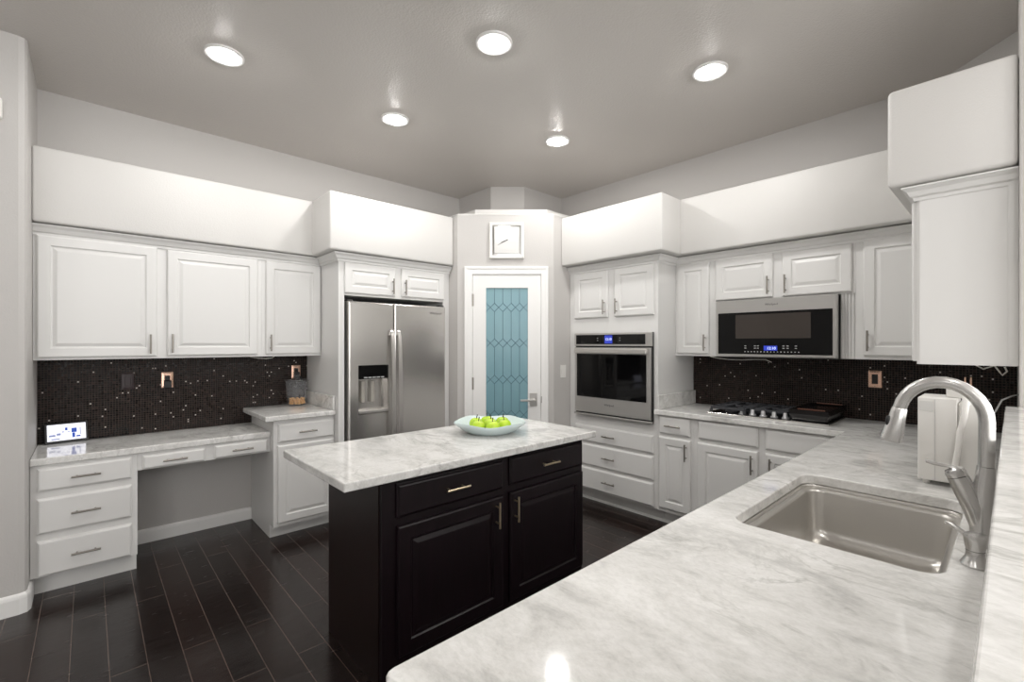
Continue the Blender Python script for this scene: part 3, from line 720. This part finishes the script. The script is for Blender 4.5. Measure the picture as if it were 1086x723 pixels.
def apple_mesh(c, r):
    prof = []
    for k in range(15):
        a = -PI/2+PI*k/14; s = math.cos(a); z = math.sin(a)
        rr = r*(s*(1+.06*z)); zz = r*.93*z
        dip = math.exp(-(s/.28)**2)*.16*r
        prof.append((max(rr, .0008), zz - math.copysign(dip, z)))
    return B().lathe(c, prof, 22)
a0 = thing('apple', '', 'apple', (0, 0, 0), 'apples in the bowl')
obj('fruit', apple_mesh((0, 0, .0375), .0400), M['apple'], a0, True)
# heap of seven
obj('stem', B().tube([(0, 0, .066), (.001, 0, .078), (.004, .002, .092)], [.0024, .0022, .0030], 6), M['stem'], a0, True)
def copy_tree(o, parent=None):
    c = o.copy(); COL.objects.link(c); c.parent = parent
    for ch in o.children: copy_tree(ch, c)
    return c
for i, (dx, dy) in enumerate(spots):
    o = a0 if i == 0 else copy_tree(a0)
    x = bc[0]+(.003 if i else .0)+.012+dx*math.cos(ra)-dy*math.sin(ra); y = bc[1]-.012+dx*math.sin(ra)+dy*math.cos(ra)
    o.location = (x, y, .9235 + (.002 if i == 0 else 0.0)); o.rotation_euler = (random.uniform(-.12, .12), random.uniform(-.12, .12), random.uniform(0, 6))
    o['label'] = descr[i]

# ------------------------------------------------------------------ treat jar
jc = (.135, 1.300)
t = thing('treat_jar', 'clear flared jar with a lid on the raised counter', 'jar', (*jc, .914))
b = B().lathe((*jc, .9145), [(.070, 0), (.076, .004), (.080, .06), (.092, .205), (.089, .205), (.077, .06), (.072, .007), (.03, .006)], 36)
obj('jar_body', b, M['jar'], t, True)
b = B().lathe((*jc, .9145), [(.094, .2055), (.096, .212), (.088, .220), (.030, .226), (.022, .232), (.024, .248), (.018, .254), (.004, .255)], 36)
obj('lid', b, M['jar'], t, True)
tr = obj('dog_biscuit', B().sphere((0, 0, 0), (.014, .011, .009), 10, 7), M['treat'], None, True); rnd = random.Random(5)
tag(tr, 'small tan biscuit in the clear treat jar', 'biscuit', 'biscuits in the treat jar')
n = 0
for layer, (rad, cnt) in enumerate(((.052, 12), (.028, 6), (.050, 11), (.024, 5), (.050, 9))):
    for k in range(cnt):
        o = tr if n == 0 else tr.copy()
        if n: COL.objects.link(o)
        q = 2*PI*(k+.5*layer)/cnt
        o.location = (jc[0]+rad*math.cos(q), jc[1]+rad*math.sin(q), .9325+(0, 0, .017, .017, .034)[layer]+rnd.uniform(0, .003)); o.rotation_euler = (rnd.uniform(-.5, .5), rnd.uniform(-.5, .5), rnd.uniform(0, 6)); n += 1
        s = rnd.uniform(.9, 1.1); o.scale = (s, s, s)

# ------------------------------------------------------------------ smart display on the desk
t = thing('smart_display', 'black tabletop screen showing a bright white picture on the desk', 'screen', (.09, -.12, .79))
c0 = Vector((.085, -.205)); c1 = Vector((.060, .000)); u = (c1-c0).normalized(); nn = Vector((u.y, -u.x))
F = Face((c0.x, c0.y), (u.x, u.y), (nn.x, nn.y)); Lw = (c1-c0).length
def tilt(a, z, d): return F(a, .7905+z, d-.28*z)
b = B()
def tbox(b, a0, a1, z0, z1, d0, d1, bev=0):
    v = [b.bm.verts.new(tilt(a, z, d)) for d in (d0, d1) for a, z in ((a0, z0), (a1, z0), (a1, z1), (a0, z1))]
    fs = [b.bm.faces.new([v[i] for i in q]) for q in ((0, 1, 2, 3), (4, 5, 6, 7), (0, 1, 5, 4), (1, 2, 6, 5), (2, 3, 7, 6), (3, 0, 4, 7))]
    bmesh.ops.recalc_face_normals(b.bm, faces=fs)
    if bev: bmesh.ops.bevel(b.bm, geom=list({e for f in fs for e in f.edges}), offset=bev, segments=2, profile=.5, affect='EDGES')
    return b
obj('case', tbox(B(), 0, Lw, .002, .128, -.012, 0, .003), M['black'], t)
obj('screen', tbox(B(), .012, Lw-.012, .018, .118, 0, .0008), M['screen'], t, label='bright white picture with blue shapes')
b = B()
for a, z, s, h in ((.125, .062, .026, .028), (.128, .03, .014, .03), (.095, .078, .012, .018), (.148, .032, .02, .01)): tbox(b, a, a+s, z, z+h, .0008, .0012)
obj('blue_shapes', b, M['screenblue'], t)
b = B()
for a, z, s, h in ((.02, .045, .03, .012), (.055, .050, .02, .014), (.03, .024, .04, .008), (.08, .066, .01, .008), (.105, .064, .012, .006), (.165, .045, .005, .045)): tbox(b, a, a+s, z, z+h, .0008, .0012)
obj('grey_shapes', b, M['screengrey'], t)
obj('foot', B().loft([[F(.03, .7902, -.012), F(Lw-.03, .7902, -.012), F(Lw-.03, .7902, -.055), F(.03, .7902, -.055)], [F(.03, .86, -.034), F(Lw-.03, .86, -.034), F(Lw-.03, .80, -.055), F(.03, .80, -.055)]]), M['black'], t)
tag(obj('screen_cord', B().tube([(.030, .010, .797), (.035, .05, .7945), (.028, .09, .7945), (.020, .12, .805), (.016, .145, .835), (.014, .17, .85), (.014, .20, .835), (.02, .20, .80), (.03, .17, .7945)], .003, 8), M['cord'], None, True, loc=(.03, .05, .795)), 'thin black cord curled behind the bright desk screen', 'cord')

# ------------------------------------------------------------------ outlets, plugs, switch
def plate(F, a, z, label, m, insert=True, loc=None):
    p = F(a, z, 0); t = thing('outlet', label, 'outlet', p, 'wall outlets on the mosaic')
    b = B(); w_, h_ = .036, .0575
    def rr(i, d): return [F(a-w_+i, z-h_+i, d), F(a+w_-i, z-h_+i, d), F(a+w_-i, z+h_-i, d), F(a-w_+i, z+h_-i, d)]
    b.loft([rr(0, .0002), rr(0, .004), rr(.004, .006), rr(.014, .0085), rr(.019, .0085), rr(.020, .006)])
    obj('plate', b, m, t)
    obj('receptacle', rings(B(), F, a-.0155, a+.0155, z-.032, z+.032, [(0, .0062), (0, .0085), (.002, .0092)]), M['black'] if m is not M['darkplate'] else M['darkplate'], t)
    if m is not M['darkplate']:
        b = B()
        for s in (-.048, .048): b.tube([F(a, z+s, .006), F(a, z+s, .0095)], .003, 8)
        obj('screw', b, M['handle'], t)
    return t
F = FX(.0082)
plate(F, .203, 1.169, 'plain dark bronze cover plate near the left end of the mosaic', M['darkplate'])
plate(F, .428, 1.168, 'copper outlet plate with a black charger, in the middle of the left mosaic', M['copper'])
plate(F, 1.330, 1.190, 'copper outlet plate above the treat jar', M['copper'])
FB = FNY(YW-.0082)
plate(FB, 3.607, 1.195, 'copper outlet plate on the back mosaic right of the cooktop', M['copper'])
t = thing('copper_bracket', 'two thin copper-coloured uprights on the back mosaic behind the faucet arch', 'bracket', FB(4.056, 1.16, 0))
obj('back_plate', fbox(B(), FB, 4.030, 4.080, 1.130, 1.160, .0003, .006, .001), M['darkplate'], t)
for a in (4.043, 4.068): obj('upright', fbox(B(), FB, a-.005, a+.005, 1.135, 1.232, .0062, .014, .002), M['copper'], t)
def plug(a, z, label):
    b = B(); fbox(b, F, a-.022, a+.022, z-.052, z+.004, .0095, .040, .004); fbox(b, F, a-.014, a+.014, z+.0045, z+.030, .0095, .024, .003)
    tag(obj('charger_plug', b, M['black'], loc=F(a, z, .01)), label, 'plug', 'black plugs')
plug(.428, 1.160, 'black charger plugged into the copper outlet over the desk')
plug(1.330, 1.185, 'black plug in the copper outlet above the treat jar')
tag(obj('jar_cord', B().tube([(.030, 1.345, 1.165), (.024, 1.372, 1.13), (.020, 1.39, 1.05), (.024, 1.385, .99), (.022, 1.36, .965), (.022, 1.385, .935), (.03, 1.39, .922), (.022, 1.36, .93)], .0055, 8), M['cord'], None, True, loc=(.02, 1.38, .92)), 'black cord hanging behind the treat jar', 'cord')
FS = FX(PR.x)
t = thing('light_switch', 'white rocker switch on the wall between pantry door and oven cabinet', 'switch', FS(3.225, 1.18, 0))
obj('plate', fbox(B(), FS, 3.19, 3.262, 1.122, 1.238, .0003, .006, .002), M['white'], t)
obj('rocker', fbox(B(), FS, 3.209, 3.243, 1.147, 1.213, .006, .0095, .002), M['white'], t)

# ------------------------------------------------------------------ square clock above the pantry door
t = thing('wall_clock', 'square white-framed clock with silver face above the pantry door', 'clock', FD(-.047, 2.36, 0))
CA0, CA1, CZ0, CZ1 = -.202, .107, 2.203, 2.525
def cr(i, d): return [FD(CA0+i, CZ0+i, d), FD(CA1-i, CZ0+i, d), FD(CA1-i, CZ1-i, d), FD(CA0+i, CZ1-i, d)]
obj('frame', B().loft([cr(0, .0005), cr(0, .022), (cr(.003, .026)), cr(.022, .026), cr(.026, .020)]), M['white'], t)
obj('mirror_border', B().loft([cr(.0255, .0202), cr(.0255, .0215), cr(.042, .0225)]), M['mirror'], t)
obj('dial', B().loft([cr(.042, .0228), cr(.042, .028), cr(.044, .030)]), M['silver'], t, label='brushed silver dial')
cc = (-.0475, 2.364)
b = B()
def hand(ang, L_, w_):
    s_, c_ = math.sin(ang), math.cos(ang)
    P_ = lambda t_, k: FD(cc[0]+s_*t_+c_*k, cc[1]+c_*t_-s_*k, .0325)
    b.loft([[P_(-.012, -w_), P_(-.012, w_), P_(L_, w_*.4), P_(L_, -w_*.4)], [p+FD.n*.001 for p in (P_(-.012, -w_), P_(-.012, w_), P_(L_, w_*.4), P_(L_, -w_*.4))]])
hand(math.radians(241), .092, .003); hand(math.radians(249), .058, .004)
b.tube([FD(*cc, .0302), FD(*cc, .0345)], .005, 12)
obj('hands', b, M['ink'], t)
for s_, a_, z_ in (('12', 0, .085), ('3', .082, 0), ('6', 0, -.088), ('9', -.085, 0)):
    word('numeral', s_, FD, cc[0]+a_, cc[1]+z_, .0303, .026, M['greyprint'], t)
b = B()
for a in (CA0+.012, CA1-.012):
    for z in (CZ0+.012, CZ1-.012): b.tube([FD(a, z, .0255), FD(a, z, .0275)], .003, 8)
obj('screw', b, M['handle'], t)

# small white box on the entry wall
FE = FX(.665)
t = thing('door_chime', 'small white box high on the entry wall', 'chime', FE(-.43, 2.655, 0))
obj('cover', fbox(B(), FE, -.52, -.331, 2.603, 2.708, .0005, .035, .008, 3), M['white'], t)

# ------------------------------------------------------------------ loose wires under the wall cabinets
tag(obj('loose_wire', B().tube([(.20, .93, 1.333), (.25, .97, 1.322), (.28, 1.02, 1.318), (.27, 1.07, 1.322), (.22, 1.10, 1.333)], .003, 8), M['whitewire'], None, True, loc=(.25, 1, 1.33)), 'thin white wire sagging under the left wall cabinets', 'wire', 'loose wires under cabinets')
tag(obj('loose_wire', B().tube([(2.60, 3.66, 1.333), (2.66, 3.64, 1.322), (2.74, 3.63, 1.314), (2.85, 3.63, 1.312), (2.95, 3.63, 1.318), (3.02, 3.63, 1.318), (3.06, 3.63, 1.300)], .003, 8), M['whitewire'], None, True, loc=(2.8, 3.63, 1.32)), 'thin pale wire looping under the microwave', 'wire', 'loose wires under cabinets')
tag(obj('loose_wire', B().tube([(4.12, 2.95, 1.342), (4.15, 2.93, 1.322), (4.175, 2.92, 1.335), (4.185, 2.92, 1.338), (4.20, 2.91, 1.312), (4.208, 2.91, 1.298), (4.222, 2.91, 1.315), (4.215, 2.91, 1.335)], .0032, 8), M['whitewire'], None, True, loc=(4.18, 2.92, 1.33)), 'crumpled white wire under the cabinet above the water filter', 'wire', 'loose wires under cabinets')

# ------------------------------------------------------------------ recessed ceiling lights
where = ['recessed ceiling light nearest the entry wall, over the desk', 'recessed ceiling light over the island', 'recessed ceiling light in front of the microwave', 'recessed ceiling light in front of the refrigerator', 'recessed ceiling light nearest the pantry door']
lk = bpy.data.lights.new('downlight', 'AREA'); lk.shape = 'DISK'; lk.size = .13; lk.energy = CAN_POWER; lk.color = (1, .985, .965); lk.spread = PI
c0 = thing('recessed_light', where[0], 'ceiling light', (0, 0, CEIL), 'recessed ceiling lights')
obj('trim_ring', B().lathe((0, 0, CEIL), [(.0535, -.0015), (.0535, -.003), (.092, -.012), (.098, -.010), (.100, -.0005)], 36, False, False), M['trimw'], c0, True)
obj('lens', B().lathe((0, 0, CEIL), [(.054, -.003), (.052, -.014), (.042, -.022), (.024, -.026), (.004, -.0275)], 32, False, True), M['lamp'], c0, True)
# (lathe above was made with the thing at its origin height)
def light_for(parent):
    o = bpy.data.objects.new('downlight', lk); COL.objects.link(o); o.parent = parent; o.location = (0, 0, -.045)
    return o
for i, (x, y) in enumerate(CANS + UNSEEN_CANS):
    o = c0 if i == 0 else copy_tree(c0)
    o.location = (x, y, CEIL)
    o['label'] = where[i] if i < 5 else 'unseen recessed ceiling light added beyond the kitchen'
    if i >= 5: o['group'] = 'unseen recessed lights added beyond the kitchen'
for o in [q for q in SC.objects if q.get('category') == 'ceiling light']: light_for(o)
